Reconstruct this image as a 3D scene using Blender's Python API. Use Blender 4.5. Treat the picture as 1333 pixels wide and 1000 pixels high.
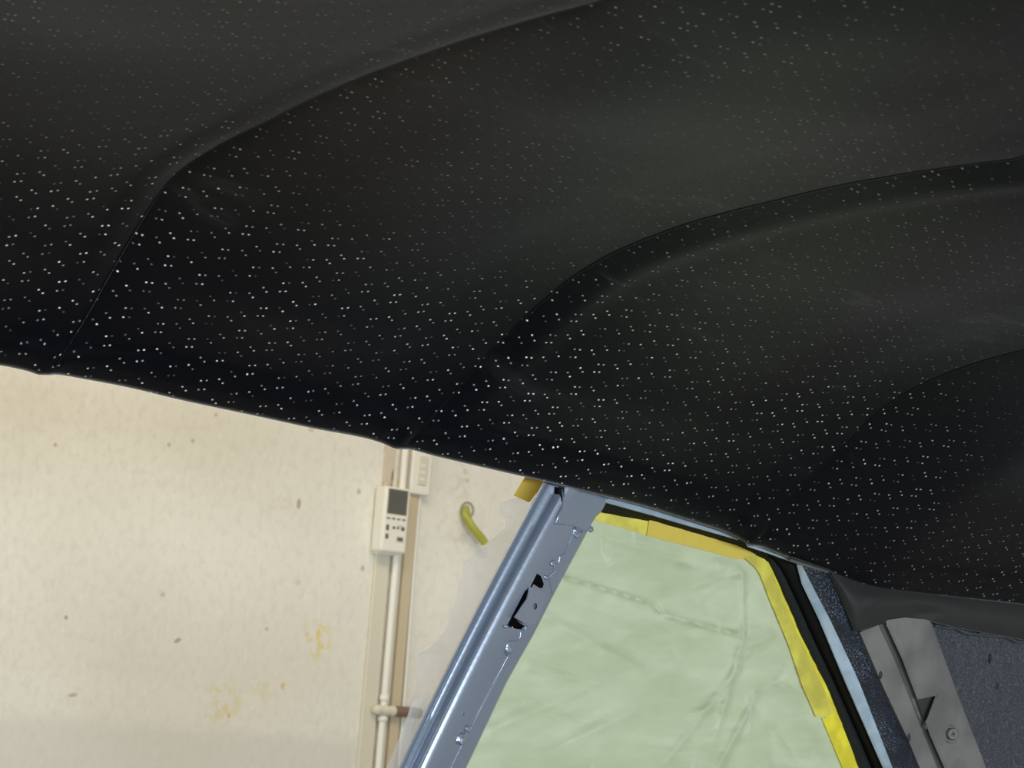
import bpy, bmesh, math, random
import numpy as np
from mathutils import Vector, Matrix, noise

for o in list(bpy.data.objects):
    bpy.data.objects.remove(o)
scn = bpy.context.scene
COL = scn.collection

# ------------------------------------------------------------------ camera
FPX = 3054.0
YAW, PITCH, ROLL = (math.radians(a) for a in (35.7, 8.7, 4.5))
CAM = np.array([0.0, 0.0, 1.12])
_F = np.array([math.sin(YAW) * math.cos(PITCH), math.cos(YAW) * math.cos(PITCH), math.sin(PITCH)])
_R = np.array([math.cos(YAW), -math.sin(YAW), 0.0])
_U = np.cross(_R, _F)
R2 = math.cos(ROLL) * _R + math.sin(ROLL) * _U
U2 = -math.sin(ROLL) * _R + math.cos(ROLL) * _U
cd = bpy.data.cameras.new('camera')
cam = bpy.data.objects.new('camera', cd)
COL.objects.link(cam)
cam.matrix_world = Matrix((
    (R2[0], U2[0], -_F[0], CAM[0]),
    (R2[1], U2[1], -_F[1], CAM[1]),
    (R2[2], U2[2], -_F[2], CAM[2]),
    (0, 0, 0, 1)))
cd.sensor_width = 36.0
cd.lens = 36.0 * FPX / 1333.0
cd.clip_start = 0.01
cd.dof.use_dof = True
cd.dof.focus_distance = 1.85
cd.dof.aperture_fstop = 28.0
scn.camera = cam

# ------------------------------------------------------------------ light
world = bpy.data.worlds.new('world')
scn.world = world
world.use_nodes = True
bgn = world.node_tree.nodes['Background']
bgn.inputs[0].default_value = (1.0, 0.95, 0.85, 1)
bgn.inputs[1].default_value = 0.43


def area(name, loc, target, sx, sy, power, col):
    l = bpy.data.lights.new(name, 'AREA')
    l.shape = 'RECTANGLE'
    l.size, l.size_y, l.energy, l.color = sx, sy, power, col
    o = bpy.data.objects.new(name, l)
    COL.objects.link(o)
    o.location = loc
    d = Vector(target) - Vector(loc)
    o.rotation_euler = d.to_track_quat('-Z', 'Y').to_euler()
    return o


# low daylight reflected off the sunlit forecourt on the far side of the car
area('daylight_from_forecourt', (-1.0, -6.0, 0.70), (1.5, 4.2, 1.45), 7.0, 0.6, 760, (0.78, 0.91, 1.0))
# added daylight from the left for pillar highlights; no doorway is seen
area('added_daylight_left', (-4.2, 2.4, 1.8), (1.2, 2.2, 1.1), 2.4, 2.4, 84, (0.86, 0.94, 1.0))
# added warm light from overhead for the upper wall; source unseen
area('added_warm_light_overhead', (1.8, 2.9, 2.9), (2.2, 3.6, 1.4), 2.4, 0.3, 26, (1.0, 0.84, 0.58))

scn.view_settings.view_transform = 'Standard'
scn.view_settings.look = 'None'
scn.view_settings.gamma = 1
scn.view_settings.use_curve_mapping = False
scn.view_settings.exposure = -0.08


# ------------------------------------------------------------------ pixel helpers
def ray(px, py):
    return R2 * ((px - 666.5) / FPX) - U2 * ((py - 500.0) / FPX) + _F


def onY(px, py, Y):
    d = ray(px, py)
    return CAM + d * ((Y - CAM[1]) / d[1])


def side_y(z, off=0.0):
    """inner face of the car side: leans outwards going down"""
    return 1.505 + (1.34 - z) * 0.10 + off


def on_side(px, py, off=0.0):
    p = onY(px, py, 1.52)
    for _ in range(4):
        p = onY(px, py, side_y(p[2], off))
    return p


def interp(t, pts):
    xs = [p[0] for p in pts]
    ys = [p[1] for p in pts]
    if t <= xs[0]:
        return ys[0] + (t - xs[0]) * (ys[1] - ys[0]) / (xs[1] - xs[0])
    if t >= xs[-1]:
        return ys[-1] + (t - xs[-1]) * (ys[-1] - ys[-2]) / (xs[-1] - xs[-2])
    return float(np.interp(t, xs, ys))


# ------------------------------------------------------------------ object helpers
def tag(o, label=None, cat=None, group=None, kind=None):
    if label: o['label'] = label
    if cat: o['category'] = cat
    if group: o['group'] = group
    if kind: o['kind'] = kind
    return o


def link(name, me, m, parent=None):
    o = bpy.data.objects.new(name, me)
    COL.objects.link(o)
    if m is not None and len(me.materials) == 0:
        me.materials.append(m)
    if parent is not None:
        o.parent = parent
    return o


def empty(name, loc):
    o = bpy.data.objects.new(name, None)
    COL.objects.link(o)
    o.location = loc
    o.empty_display_size = 0.05
    return o


def mesh(name, vs, fs, m, parent=None, smooth=None, uv=None):
    """world-space vertices; a parent's location is subtracted"""
    off = np.zeros(3)
    p = parent
    while p is not None:
        off += np.array(p.location)
        p = p.parent
    me = bpy.data.meshes.new(name)
    me.from_pydata([tuple(np.array(v) - off) for v in vs], [], fs)
    bm = bmesh.new(); bm.from_mesh(me)
    bmesh.ops.recalc_face_normals(bm, faces=bm.faces)
    bm.to_mesh(me); bm.free()
    if smooth is not None:
        for f in me.polygons: f.use_smooth = True
        me.set_sharp_from_angle(angle=math.radians(smooth))
    if uv is not None:
        l = me.uv_layers.new(name='UVMap')
        for lp in me.loops:
            l.data[lp.index].uv = uv[lp.vertex_index]
    return link(name, me, m, parent)


def grid_faces(nr, nc, base=0, closed=False):
    fs = []
    for i in range(nr - 1):
        for j in range(nc - 1 if not closed else nc):
            k = (j + 1) % nc
            fs.append((base + i * nc + j, base + i * nc + k, base + (i + 1) * nc + k, base + (i + 1) * nc + j))
    return fs


def sheet(name, rows, m, parent=None, thick=0.0, tdir=(0, 1, 0), smooth=40, uv=None):
    """grid of points (rows x cols); thick > 0 closes it into a slab pushed along tdir"""
    nr, nc = len(rows), len(rows[0])
    vs = [p for r in rows for p in r]
    fs = grid_faces(nr, nc)
    if thick:
        n = len(vs)
        t = np.array(tdir) * thick
        vs = vs + [np.array(p) + t for p in vs]
        fs += [tuple(reversed([a + n for a in f])) for f in grid_faces(nr, nc)]
        b = [j for j in range(nc)] + [i * nc + nc - 1 for i in range(1, nr)] + \
            [(nr - 1) * nc + j for j in range(nc - 2, -1, -1)] + [i * nc for i in range(nr - 2, 0, -1)]
        for a, c in zip(b, b[1:] + b[:1]):
            fs.append((a, c, c + n, a + n))
        if uv: uv = uv + uv
    return mesh(name, vs, fs, m, parent, smooth, uv)


def plate(name, pts, tvec, m, parent=None, smooth=30, bevel=0.0):
    """polygon of 3D points extruded by tvec"""
    n = len(pts)
    t = np.array(tvec)
    vs = [np.array(p) for p in pts] + [np.array(p) + t for p in pts]
    fs = [tuple(range(n)), tuple(range(2 * n - 1, n - 1, -1))]
    for i in range(n):
        j = (i + 1) % n
        fs.append((i, j, n + j, n + i))
    o = mesh(name, vs, fs, m, parent, smooth)
    if bevel:
        b = o.modifiers.new('bevel', 'BEVEL')
        b.width, b.segments, b.limit_method, b.angle_limit = bevel, 2, 'ANGLE', 0.7
    return o


def tube(name, path, rad, m, parent=None, n=10, flat=1.0, caps=True):
    P = [Vector(tuple(p)) for p in path]
    vs, fs = [], []
    up = Vector((0.13, 0.21, 0.97))
    for i, p in enumerate(P):
        t = (P[min(i + 1, len(P) - 1)] - P[max(i - 1, 0)]).normalized()
        a = t.cross(up)
        if a.length < 1e-3: a = t.cross(Vector((1, 0, 0)))
        a.normalize()
        b = t.cross(a)
        r = rad[i] if isinstance(rad, (list, tuple)) else rad
        for k in range(n):
            an = 2 * math.pi * k / n
            vs.append(tuple(p + a * math.cos(an) * r + b * math.sin(an) * r * flat))
    fs = grid_faces(len(P), n, closed=True)
    if caps:
        fs.append(tuple(range(n - 1, -1, -1)))
        fs.append(tuple(range((len(P) - 1) * n, len(P) * n)))
    return mesh(name, vs, fs, m, parent, 50)


def blob(name, c, rx, ry, rz, m, parent=None, lump=0.15, seed=0):
    bm = bmesh.new()
    bmesh.ops.create_icosphere(bm, subdivisions=3, radius=1.0)
    vs, fs = [], []
    bm.verts.index_update()
    for v in bm.verts:
        k = 1 + lump * noise.noise(v.co * 1.7 + Vector((seed, seed * .7, 0)))
        vs.append((c[0] + v.co.x * rx * k, c[1] + v.co.y * ry * k, c[2] + v.co.z * rz * k))
    for f in bm.faces:
        fs.append(tuple(v.index for v in f.verts))
    bm.free()
    return mesh(name, vs, fs, m, parent, 80)


def box_local(name, frame, x0, x1, y0, y1, z0, z1, m, parent=None, bevel=0.002):
    """box in a (origin, ex, ey, ez) frame"""
    o, ex, ey, ez = frame
    vs = []
    for z in (z0, z1):
        for y in (y0, y1):
            for x in (x0, x1):
                vs.append(o + ex * x + ey * y + ez * z)
    fs = [(0, 1, 3, 2), (4, 5, 7, 6), (0, 1, 5, 4), (2, 3, 7, 6), (0, 2, 6, 4), (1, 3, 7, 5)]
    ob = mesh(name, vs, fs, m, parent, 30)
    if bevel:
        b = ob.modifiers.new('bevel', 'BEVEL')
        b.width, b.segments = bevel, 3
    return ob


# ------------------------------------------------------------------ materials
def mat(name, col=(.5, .5, .5), rough=.5, metal=0., spec=.5, sheen=0., **kw):
    m = bpy.data.materials.new(name)
    m.use_nodes = True
    b = m.node_tree.nodes['Principled BSDF']
    b.inputs['Base Color'].default_value = (*col, 1)
    b.inputs['Roughness'].default_value = rough
    b.inputs['Metallic'].default_value = metal
    b.inputs['Specular IOR Level'].default_value = spec
    if sheen:
        b.inputs['Sheen Weight'].default_value = sheen
        b.inputs['Sheen Roughness'].default_value = kw.get('sheen_rough', .5)
        b.inputs['Sheen Tint'].default_value = (*kw.get('sheen_tint', (1, 1, 1)), 1)
    return m


class NT:
    def __init__(s, m):
        s.m = m; s.t = m.node_tree; s.b = s.t.nodes['Principled BSDF']

    def n(s, typ, **kw):
        nd = s.t.nodes.new(typ)
        for k, v in kw.items(): setattr(nd, k, v)
        return nd

    def put(s, sock, v):
        if hasattr(v, 'is_output'): s.t.links.new(v, sock)
        elif v is not None: sock.default_value = v

    def math(s, op, a, b=None, c=None, clamp=False):
        nd = s.n('ShaderNodeMath', operation=op, use_clamp=clamp)
        for i, v in enumerate((a, b, c)): s.put(nd.inputs[i], v)
        return nd.outputs[0]

    def smooth(s, v, lo, hi, a=0., b=1.):
        nd = s.n('ShaderNodeMapRange', interpolation_type='SMOOTHSTEP')
        for i, q in enumerate((v, lo, hi, a, b)): s.put(nd.inputs[i], q)
        return nd.outputs[0]

    def mix(s, f, a, b, blend='MIX'):
        nd = s.n('ShaderNodeMix', data_type='RGBA', blend_type=blend)
        s.put(nd.inputs[0], f); s.put(nd.inputs[6], a); s.put(nd.inputs[7], b)
        return nd.outputs[2]

    def noise(s, vec=None, scale=5, detail=3, rough=.5, dist=0.):
        nd = s.n('ShaderNodeTexNoise')
        if vec is not None: s.put(nd.inputs['Vector'], vec)
        nd.inputs['Scale'].default_value = scale
        nd.inputs['Detail'].default_value = detail
        nd.inputs['Roughness'].default_value = rough
        nd.inputs['Distortion'].default_value = dist
        return nd.outputs[0]

    def coord(s, which='Object'):
        return s.n('ShaderNodeTexCoord').outputs[which]

    def mapping(s, vec, scale=(1, 1, 1), rot=(0, 0, 0), loc=(0, 0, 0)):
        nd = s.n('ShaderNodeMapping')
        s.put(nd.inputs[0], vec)
        nd.inputs['Scale'].default_value = scale
        nd.inputs['Rotation'].default_value = rot
        nd.inputs['Location'].default_value = loc
        return nd.outputs[0]

    def bump(s, h, strength=.3, dist=.001):
        nd = s.n('ShaderNodeBump')
        nd.inputs['Strength'].default_value = strength
        nd.inputs['Distance'].default_value = dist
        s.put(nd.inputs['Height'], h)
        s.put(s.b.inputs['Normal'], nd.outputs[0])

    def color(s, v): s.put(s.b.inputs['Base Color'], v)


def rgb(*c): return (*c, 1)


# --- perforated headliner fabric
def make_fabric(name, dots=True):
    m = mat(name, (.004, .004, .006), .42, spec=.16, sheen=.31, sheen_rough=.28, sheen_tint=(1, .96, .95))
    t = NT(m)
    uv = t.coord('UV')
    ob = t.coord('Object')
    # chalky dust smears
    sm = t.noise(t.mapping(uv, (9, 26, 1), (0, 0, .5)), 1.0, 6, .62, .6)
    msk = t.noise(t.mapping(uv, (5, 7, 1)), 1.0, 2)
    s1 = t.math('MULTIPLY', t.smooth(sm, .53, .74), t.smooth(msk, .46, .66))
    fine = t.noise(uv, 900, 2)
    s1 = t.math('MULTIPLY', s1, t.smooth(fine, .3, .7, .4, 1.0))
    crown = t.n('ShaderNodeSeparateXYZ'); t.put(crown.inputs[0], uv)
    s1 = t.math('MULTIPLY', s1, t.smooth(crown.outputs[1], .10, .24, .12, 1.0))
    base = t.mix(t.math('MULTIPLY', s1, 1.0), rgb(.0020, .0020, .0034), rgb(.11, .11, .105))
    haze = t.noise(uv, 6, 4, .6)
    base = t.mix(t.smooth(haze, .4, .75, 0, .5), base, rgb(.004, .004, .005))
    if dots:
        sep = t.n('ShaderNodeSeparateXYZ')
        t.put(sep.inputs[0], uv)
        E1, E2 = (.0278, -.0061), (.0017, .0300)
        det = E1[0] * E2[1] - E1[1] * E2[0]
        U, V = sep.outputs[0], sep.outputs[1]
        la = t.math('FRACT', t.math('ADD', t.math('MULTIPLY', U, E2[1] / det), t.math('MULTIPLY', V, -E2[0] / det)))
        lb = t.math('FRACT', t.math('ADD', t.math('MULTIPLY', U, -E1[1] / det), t.math('MULTIPLY', V, E1[0] / det)))
        fu = t.math('ADD', t.math('MULTIPLY', la, E1[0]), t.math('MULTIPLY', lb, E2[0]))
        fv = t.math('ADD', t.math('MULTIPLY', la, E1[1]), t.math('MULTIPLY', lb, E2[1]))
        cmb = t.n('ShaderNodeCombineXYZ')
        t.put(cmb.inputs[0], fu); t.put(cmb.inputs[1], fv)
        pts = []
        for w, st, pr in ((.25, (.0022, -.0088), (.00385, .00152)), (.75, (.0062, .0089), (.0043, -.0030))):
            c0 = (w * (E1[0] + E2[0]), w * (E1[1] + E2[1]))
            for a in (-.5, .5):
                for b in (-.5, .5):
                    pts.append((c0[0] + a * st[0] + b * pr[0], c0[1] + a * st[1] + b * pr[1]))
        d = None
        for a, b in pts:
            vd = t.n('ShaderNodeVectorMath', operation='DISTANCE')
            t.put(vd.inputs[0], cmb.outputs[0])
            vd.inputs[1].default_value = (a, b, 0)
            d = vd.outputs['Value'] if d is None else t.math('MINIMUM', d, vd.outputs['Value'])
        hit = t.smooth(d, .00055, .00110, 1, 0)
        var = t.smooth(t.noise(uv, 160, 1), .40, .62, .10, 1.0)
        big = t.smooth(t.noise(uv, 5, 3), .38, .60, .28, 1.0)
        # dots painted dimmer over the crown: oblique view into shaded holes
        dot_dim = t.smooth(t.math('ADD', V, t.math('MULTIPLY', t.noise(uv, 9, 2), .10)), .20, .34, 1.0, .68)
        dot_dim = t.math('MULTIPLY', dot_dim, t.smooth(t.math('ADD', U, t.math('MULTIPLY', t.noise(uv, 6, 2), .2)), 1.40, 1.58, 1.0, .42))  # dots also painted dimmer towards the rear
        hit = t.math('MULTIPLY', t.math('MULTIPLY', t.math('MULTIPLY', hit, var), big), dot_dim)
        base = t.mix(hit, base, rgb(.85, .84, .78))
    t.color(base)
    weave = t.noise(ob, 1400, 2)
    t.bump(weave, .25, .0006)
    return m


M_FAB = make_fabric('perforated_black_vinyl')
M_FABP = make_fabric('plain_black_vinyl', False)
M_SKIRT = mat('plain_worn_vinyl', (.016, .015, .014), .55, spec=.3, sheen=.15, sheen_rough=.4)
_t = NT(M_SKIRT)
_t.color(_t.mix(_t.noise(_t.coord('Object'), 18, 4), rgb(.010, .010, .011), rgb(.026, .024, .021)))
_t.bump(_t.noise(_t.coord('Object'), 900, 2), .3, .0008)

# --- silver blue car paint
M_PAINT = mat('silver_blue_paint', (.27, .31, .40), .27, .5, .5)
_t = NT(M_PAINT)
_t.b.inputs['Coat Weight'].default_value = .6
_t.b.inputs['Coat Roughness'].default_value = .08
_n = _t.noise(_t.coord('Object'), 30, 3)
_t.color(_t.mix(_n, rgb(.235, .270, .340), rgb(.285, .318, .380)))
_t.bump(_t.noise(_t.coord('Object'), 260, 3), .12, .0008)

M_CAVITY = mat('shade_dark_cavity', (.006, .006, .010), .7)  # near-black colour stands in for shade inside the cut slots
M_STRIP = mat('bare_grey_blue_metal', (.36, .43, .50), .45, .1)
_t = NT(M_STRIP)
_n = _t.noise(_t.coord('Object'), 60, 4)
_t.color(_t.mix(_t.smooth(_n, .35, .7), rgb(.28, .34, .40), rgb(.37, .43, .48)))

M_ROUGH = mat('rough_dark_coating', (.03, .035, .05), .42, spec=.6)
_t = NT(M_ROUGH)
_o = _t.coord('Object')
_n = _t.noise(_o, 380, 4, .65)
_t.bump(_n, 1.0, .008)
_ov = _t.math('MULTIPLY', _t.smooth(_t.noise(_o, 700, 2), .52, .66), _t.smooth(_t.noise(_o, 22, 2), .40, .62))
_t.color(_t.mix(_ov, rgb(.022, .025, .040), rgb(.20, .23, .28)))

M_DEAD = mat('sound_deadening_coat', (.04, .042, .055), .6, spec=.45)
_t = NT(M_DEAD)
_o = _t.coord('Object')
_n = _t.noise(_o, 70, 5, .6)
_n2 = _t.noise(_o, 500, 3, .6)
_t.bump(_t.math('ADD', _n, _t.math('MULTIPLY', _n2, .4)), .8, .005)
_c = _t.mix(_t.smooth(_n2, .45, .7), rgb(.030, .031, .039), rgb(.074, .075, .086))
_sc = _t.noise(_t.mapping(_o, (40, 40, 260), (0, .9, 0)), 1, 3, .6, .4)
_t.color(_t.mix(_t.smooth(_sc, .70, .80, 0, .5), _c, rgb(.32, .33, .35)))

M_RUBBER = mat('black_rubber', (.005, .005, .007), .6, spec=.15)
M_FOAM = mat('frayed_foam', (.006, .007, .006), .95)
_t = NT(M_FOAM); _t.bump(_t.noise(_t.coord('Object'), 600, 3), .8, .003)

M_TRIM = mat('dusty_grey_plastic', (.17, .165, .155), .62, spec=.4)
_t = NT(M_TRIM)
_o = _t.coord('Object')
_n = _t.noise(_o, 25, 4)
_s = _t.noise(_t.mapping(_o, (30, 30, 140), (0, .5, 0)), 1, 4, .6, .3)
_c = _t.mix(_t.smooth(_n, .35, .7), rgb(.100, .094, .086), rgb(.150, .141, .127))
_t.color(_t.mix(_t.smooth(_s, .66, .78, 0, .45), _c, rgb(.36, .35, .33)))
_t.bump(_t.noise(_o, 800, 2), .15, .0006)
M_TRIMD = mat('shade_dark_pocket', (.02, .019, .018), .7)  # trim colour darkened to hold the shade of pocket and slots
M_SCREW = mat('dull_screw_metal', (.10, .098, .09), .5, .3)

# --- masking film and tape
M_FILM = mat('pale_green_masking_paper', (.66, .74, .53), .62, spec=.3)
_t = NT(M_FILM)
_o = _t.coord('Object')
_n = _t.noise(_t.mapping(_o, (8, 8, 30), (0, .45, 0)), 1, 5, .6, .5)
_c = _t.mix(_t.smooth(_n, .35, .7), rgb(.59, .625, .43), rgb(.66, .69, .51))
_st = _t.noise(_t.mapping(_o, (26, 26, 9), (0, .55, 0)), 1, 5, .62, 1.2)
_c = _t.mix(_t.smooth(_st, .58, .70, 0, .55), _c, rgb(.74, .82, .70))
_t.color(_c)
_t.bump(_t.noise(_t.mapping(_o, (14, 14, 40), (0, .5, 0)), 1, 5, .6, .6), .35, .006)

_o2 = _t.t.nodes['Material Output']
_tlu = _t.n('ShaderNodeBsdfTranslucent')
_t.put(_tlu.inputs[0], _c)
_mx = _t.n('ShaderNodeMixShader')
_mx.inputs[0].default_value = .42
_t.t.links.new(_t.b.outputs[0], _mx.inputs[1]); _t.t.links.new(_tlu.outputs[0], _mx.inputs[2])
_t.t.links.new(_mx.outputs[0], _o2.inputs[0])

M_TAPE = mat('yellow_masking_tape', (.78, .66, .10), .55)
_t = NT(M_TAPE)
_o = _t.coord('Object')
_n = _t.noise(_o, 45, 3)
_t.color(_t.mix(_t.smooth(_n, .35, .7), rgb(.66, .56, .10), rgb(.86, .76, .13)))
_t.bump(_t.noise(_o, 220, 3), .3, .001)
M_TAPEB = mat('bright_yellow_masking_tape', (.88, .76, .04), .5)
_t = NT(M_TAPEB)
_n = _t.noise(_t.coord('Object'), 60, 3)
_t.color(_t.mix(_t.smooth(_n, .35, .7), rgb(.78, .66, .05), rgb(.92, .82, .06)))
M_TAPEO = mat('ochre_masking_tape', (.76, .58, .10), .55)

def translucent(m, f):
    t = NT(m)
    tl = t.n('ShaderNodeBsdfTranslucent')
    src = t.b.inputs['Base Color']
    if src.links: t.put(tl.inputs[0], src.links[0].from_socket)
    else: tl.inputs[0].default_value = src.default_value
    mx = t.n('ShaderNodeMixShader')
    mx.inputs[0].default_value = f
    t.t.links.new(t.b.outputs[0], mx.inputs[1]); t.t.links.new(tl.outputs[0], mx.inputs[2])
    t.t.links.new(mx.outputs[0], t.t.nodes['Material Output'].inputs[0])


for _m in (M_TAPE, M_TAPEB, M_TAPEO): translucent(_m, .35)

M_CLEAR = bpy.data.materials.new('milky_plastic_film')
M_CLEAR.use_nodes = True
_nt = M_CLEAR.node_tree
_nt.nodes.remove(_nt.nodes['Principled BSDF'])
_out = _nt.nodes['Material Output']
_tr = _nt.nodes.new('ShaderNodeBsdfTransparent')
_df = _nt.nodes.new('ShaderNodeBsdfDiffuse'); _df.inputs[0].default_value = rgb(.74, .74, .77)
_tl = _nt.nodes.new('ShaderNodeBsdfTranslucent'); _tl.inputs[0].default_value = rgb(.74, .74, .77)
_gl = _nt.nodes.new('ShaderNodeBsdfGlossy'); _gl.inputs['Roughness'].default_value = .25
_m1 = _nt.nodes.new('ShaderNodeMixShader'); _m1.inputs[0].default_value = .5
_m2 = _nt.nodes.new('ShaderNodeMixShader'); _m2.inputs[0].default_value = .35
_m3 = _nt.nodes.new('ShaderNodeMixShader'); _m3.inputs[0].default_value = .0
_nt.links.new(_df.outputs[0], _m1.inputs[1]); _nt.links.new(_tl.outputs[0], _m1.inputs[2])
_nt.links.new(_tr.outputs[0], _m2.inputs[1]); _nt.links.new(_m1.outputs[0], _m2.inputs[2])
_nt.links.new(_m2.outputs[0], _m3.inputs[1]); _nt.links.new(_gl.outputs[0], _m3.inputs[2])
_nt.links.new(_m3.outputs[0], _out.inputs[0])

M_WHITE = mat('cream_white_plastic', (.80, .77, .68), .45)
M_PIPE = mat('painted_white_pipe', (.80, .77, .69), .5)
M_DUCT = mat('painted_flat_duct', (.66, .61, .50), .6)
M_TAN = mat('tan_painted_batten', (.56, .47, .32), .6)
M_BROWN = mat('brown_stained_strip', (.50, .42, .32), .8)
_t = NT(M_BROWN)
_n = _t.noise(_t.mapping(_t.coord('Object'), (60, 60, 14)), 1, 4, .6, .5)
_t.color(_t.mix(_t.smooth(_n, .5, .68), rgb(.60, .53, .42), rgb(.16, .11, .07)))
M_SCREEN = mat('grey_lcd', (.105, .10, .092), .35)
M_KEY = mat('grey_button', (.13, .125, .10), .5)
M_BEZEL = mat('olive_screen_edge', (.20, .20, .13), .5)
M_CLAMP = mat('rusty_brown_metal', (.22, .14, .10), .6, .2)
M_HOSE = mat('yellow_green_hose', (.38, .38, .05), .4)
M_HOLE = mat('chipped_hole_edge', (.36, .32, .26), .9)
M_FLOOR = mat('concrete_floor', (.42, .40, .36), .8)
_t = NT(M_FLOOR)
_t.color(_t.mix(_t.noise(_t.coord('Object'), 4, 5), rgb(.34, .33, .30), rgb(.48, .46, .42)))

# ------------------------------------------------------------------ workshop wall and floor
WPHI = 0.0
WT = np.array([math.cos(WPHI), math.sin(WPHI), 0.0])      # along the wall, to the right
WN = np.array([math.sin(WPHI), -math.cos(WPHI), 0.0])     # out of the wall, to the car
WZ = np.array([0.0, 0.0, 1.0])
WP = CAM + ray(500, 680) * 5.1
WP[2] = 0.0


def on_wall(px, py, off=0.0):
    d = ray(px, py)
    p0 = WP + WN * off
    return CAM + d * (np.dot(p0 - CAM, WN) / np.dot(d, WN))


def wall_ab(px, py):
    p = on_wall(px, py) - WP
    return float(np.dot(p, WT)), float(p[2])


M_WALL = mat('stained_plaster', (.78, .74, .65), .75, spec=.25)
_t = NT(M_WALL)
_o = _t.coord('Object')          # x along the wall, y out of it, z up
_big = _t.noise(_o, 2.2, 4)
_fine = _t.noise(_t.mapping(_o, (60, 1, 40)), 1, 4, .6)
_c = _t.mix(_t.smooth(_big, .35, .7), rgb(.74, .71, .63), rgb(.80, .775, .70))
_c = _t.mix(_t.smooth(_fine, .46, .66, 0, .45), _c, rgb(.66, .635, .56))
_c = _t.mix(_t.smooth(_t.noise(_t.mapping(_o, (75, 1, 45), loc=(3, 0, 9)), 1, 4, .6), .54, .72, 0, .35), _c, rgb(.88, .86, .80))
_sp = _t.n('ShaderNodeTexVoronoi')
_t.put(_sp.inputs['Vector'], _t.mapping(_o, (13, 1, 13)))
_spd = _t.math('MULTIPLY', _t.smooth(_sp.outputs['Distance'], .04, .085, 1, 0),
               _t.smooth(_t.noise(_o, 6, 2), .46, .6))
_c = _t.mix(_t.math('MULTIPLY', _spd, .6), _c, rgb(.40, .36, .29))
# marks with a place of their own: (px, py, rx, rz in metres, rotation, colour, strength, ragged)
_marks = [(389, 656, .006, .013, 0, (.40, .33, .22), .85, 0), (231, 834, .010, .005, .5, (.32, .29, .23), .8, 0),
          (281, 540, .005, .005, 0, (.50, .45, .36), .8, 0), (220, 579, .005, .005, 0, (.46, .42, .34), .8, 0),
          (251, 574, .005, .005, 0, (.46, .42, .34), .8, 0), (72, 579, .005, .005, 0, (.46, .42, .34), .8, 0),
          (86, 804, .005, .005, 0, (.35, .32, .26), .85, 0), (95, 905, .012, .005, .2, (.45, .41, .32), .8, 0),
          (347, 819, .006, .005, 0, (.48, .44, .36), .7, 0), (405, 560, .008, .005, 0, (.52, .47, .34), .7, 0),
          (212, 774, .007, .006, .3, (.52, .48, .40), .7, 0), (298, 932, .005, .006, 0, (.66, .46, .10), .8, 0),
          (368, 893, .006, .009, 0, (.68, .50, .14), .75, 0), (472, 740, .006, .008, 0, (.48, .42, .32), .8, 0),
          (467, 640, .006, .007, 0, (.50, .44, .34), .8, 0), (388, 758, .008, .008, 0, (.60, .56, .48), .7, 0),
          (412, 832, .050, .062, .55, (.74, .60, .22), .85, 1), (288, 915, .075, .060, .3, (.70, .58, .30), .60, 1),
          (340, 898, .060, .030, -.5, (.70, .60, .34), .5, 1), (604, 614, .012, .055, .55, (.44, .36, .27), .55, 1),
          (598, 700, .030, .030, 0, (.58, .52, .42), .45, 1), (365, 655, .060, .022, .1, (.62, .56, .50), .45, 1),
          (600, 640, .035, .070, .3, (.62, .56, .46), .45, 1)]
_rag = _t.noise(_t.mapping(_o, (48, 1, 40)), 1, 4, .6, .3)
for px, py, rx, rz, ro, colr, st, rg in _marks:
    a, b = wall_ab(px, py)
    q = _t.mapping(_o, (1, 0, 1), loc=(-a, 0, -b))
    if ro: q = _t.mapping(q, (1, 1, 1), rot=(0, ro, 0))
    q = _t.mapping(q, (1 / rx, 0, 1 / rz))
    ln = _t.n('ShaderNodeVectorMath', operation='LENGTH')
    _t.put(ln.inputs[0], q)
    if rg:
        f = _t.math('MULTIPLY', _t.smooth(ln.outputs['Value'], .3, 1.0, 1, 0), _t.smooth(_rag, .47, .57))
    else:
        f = _t.smooth(ln.outputs['Value'], .55, 1.1, 1, 0)
    _c = _t.mix(_t.math('MULTIPLY', f, st), _c, rgb(*colr))
_sz = _t.n('ShaderNodeSeparateXYZ'); _t.put(_sz.inputs[0], _o)
_low_band = _t.smooth(_t.math('ADD', _sz.outputs[2], _t.math('MULTIPLY', _t.noise(_o, 14, 3), .03)), 1.095, 1.135, .5, 0)
_c = _t.mix(_low_band, _c, rgb(.62, .60, .56))  # wall colour slightly darker towards the bottom
_t.color(_c)
_t.bump(_t.noise(_t.mapping(_o, (70, 1, 45)), 1, 4, .6), .35, .004)

wme = bpy.data.meshes.new('wall_back')
wme.from_pydata([(-5, 0, 0), (5, 0, 0), (5, 0, 3.2), (-5, 0, 3.2),
                 (-5, -.12, 0), (5, -.12, 0), (5, -.12, 3.2), (-5, -.12, 3.2)], [],
                [(0, 1, 2, 3), (7, 6, 5, 4), (0, 4, 5, 1), (1, 5, 6, 2), (2, 6, 7, 3), (3, 7, 4, 0)])
wall = link('wall_back', wme, M_WALL)
# local x along the wall, local y out of the wall (towards the car)
wall.matrix_world = Matrix(((WT[0], WN[0], 0, WP[0]), (WT[1], WN[1], 0, WP[1]), (0, 0, 1, 0), (0, 0, 0, 1)))
tag(wall, 'cream plastered workshop wall with yellow and grey stains', 'wall', kind='structure')
fl = mesh('floor', [(-6, -6, 0), (8, -6, 0), (8, 4.4, 0), (-6, 4.4, 0), (-6, -6, -.1), (8, -6, -.1), (8, 4.4, -.1), (-6, 4.4, -.1)],
          [(0, 1, 2, 3), (7, 6, 5, 4), (0, 4, 5, 1), (1, 5, 6, 2), (2, 6, 7, 3), (3, 7, 4, 0)], M_FLOOR)
tag(fl, 'grey concrete workshop floor', 'floor', kind='structure')

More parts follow.
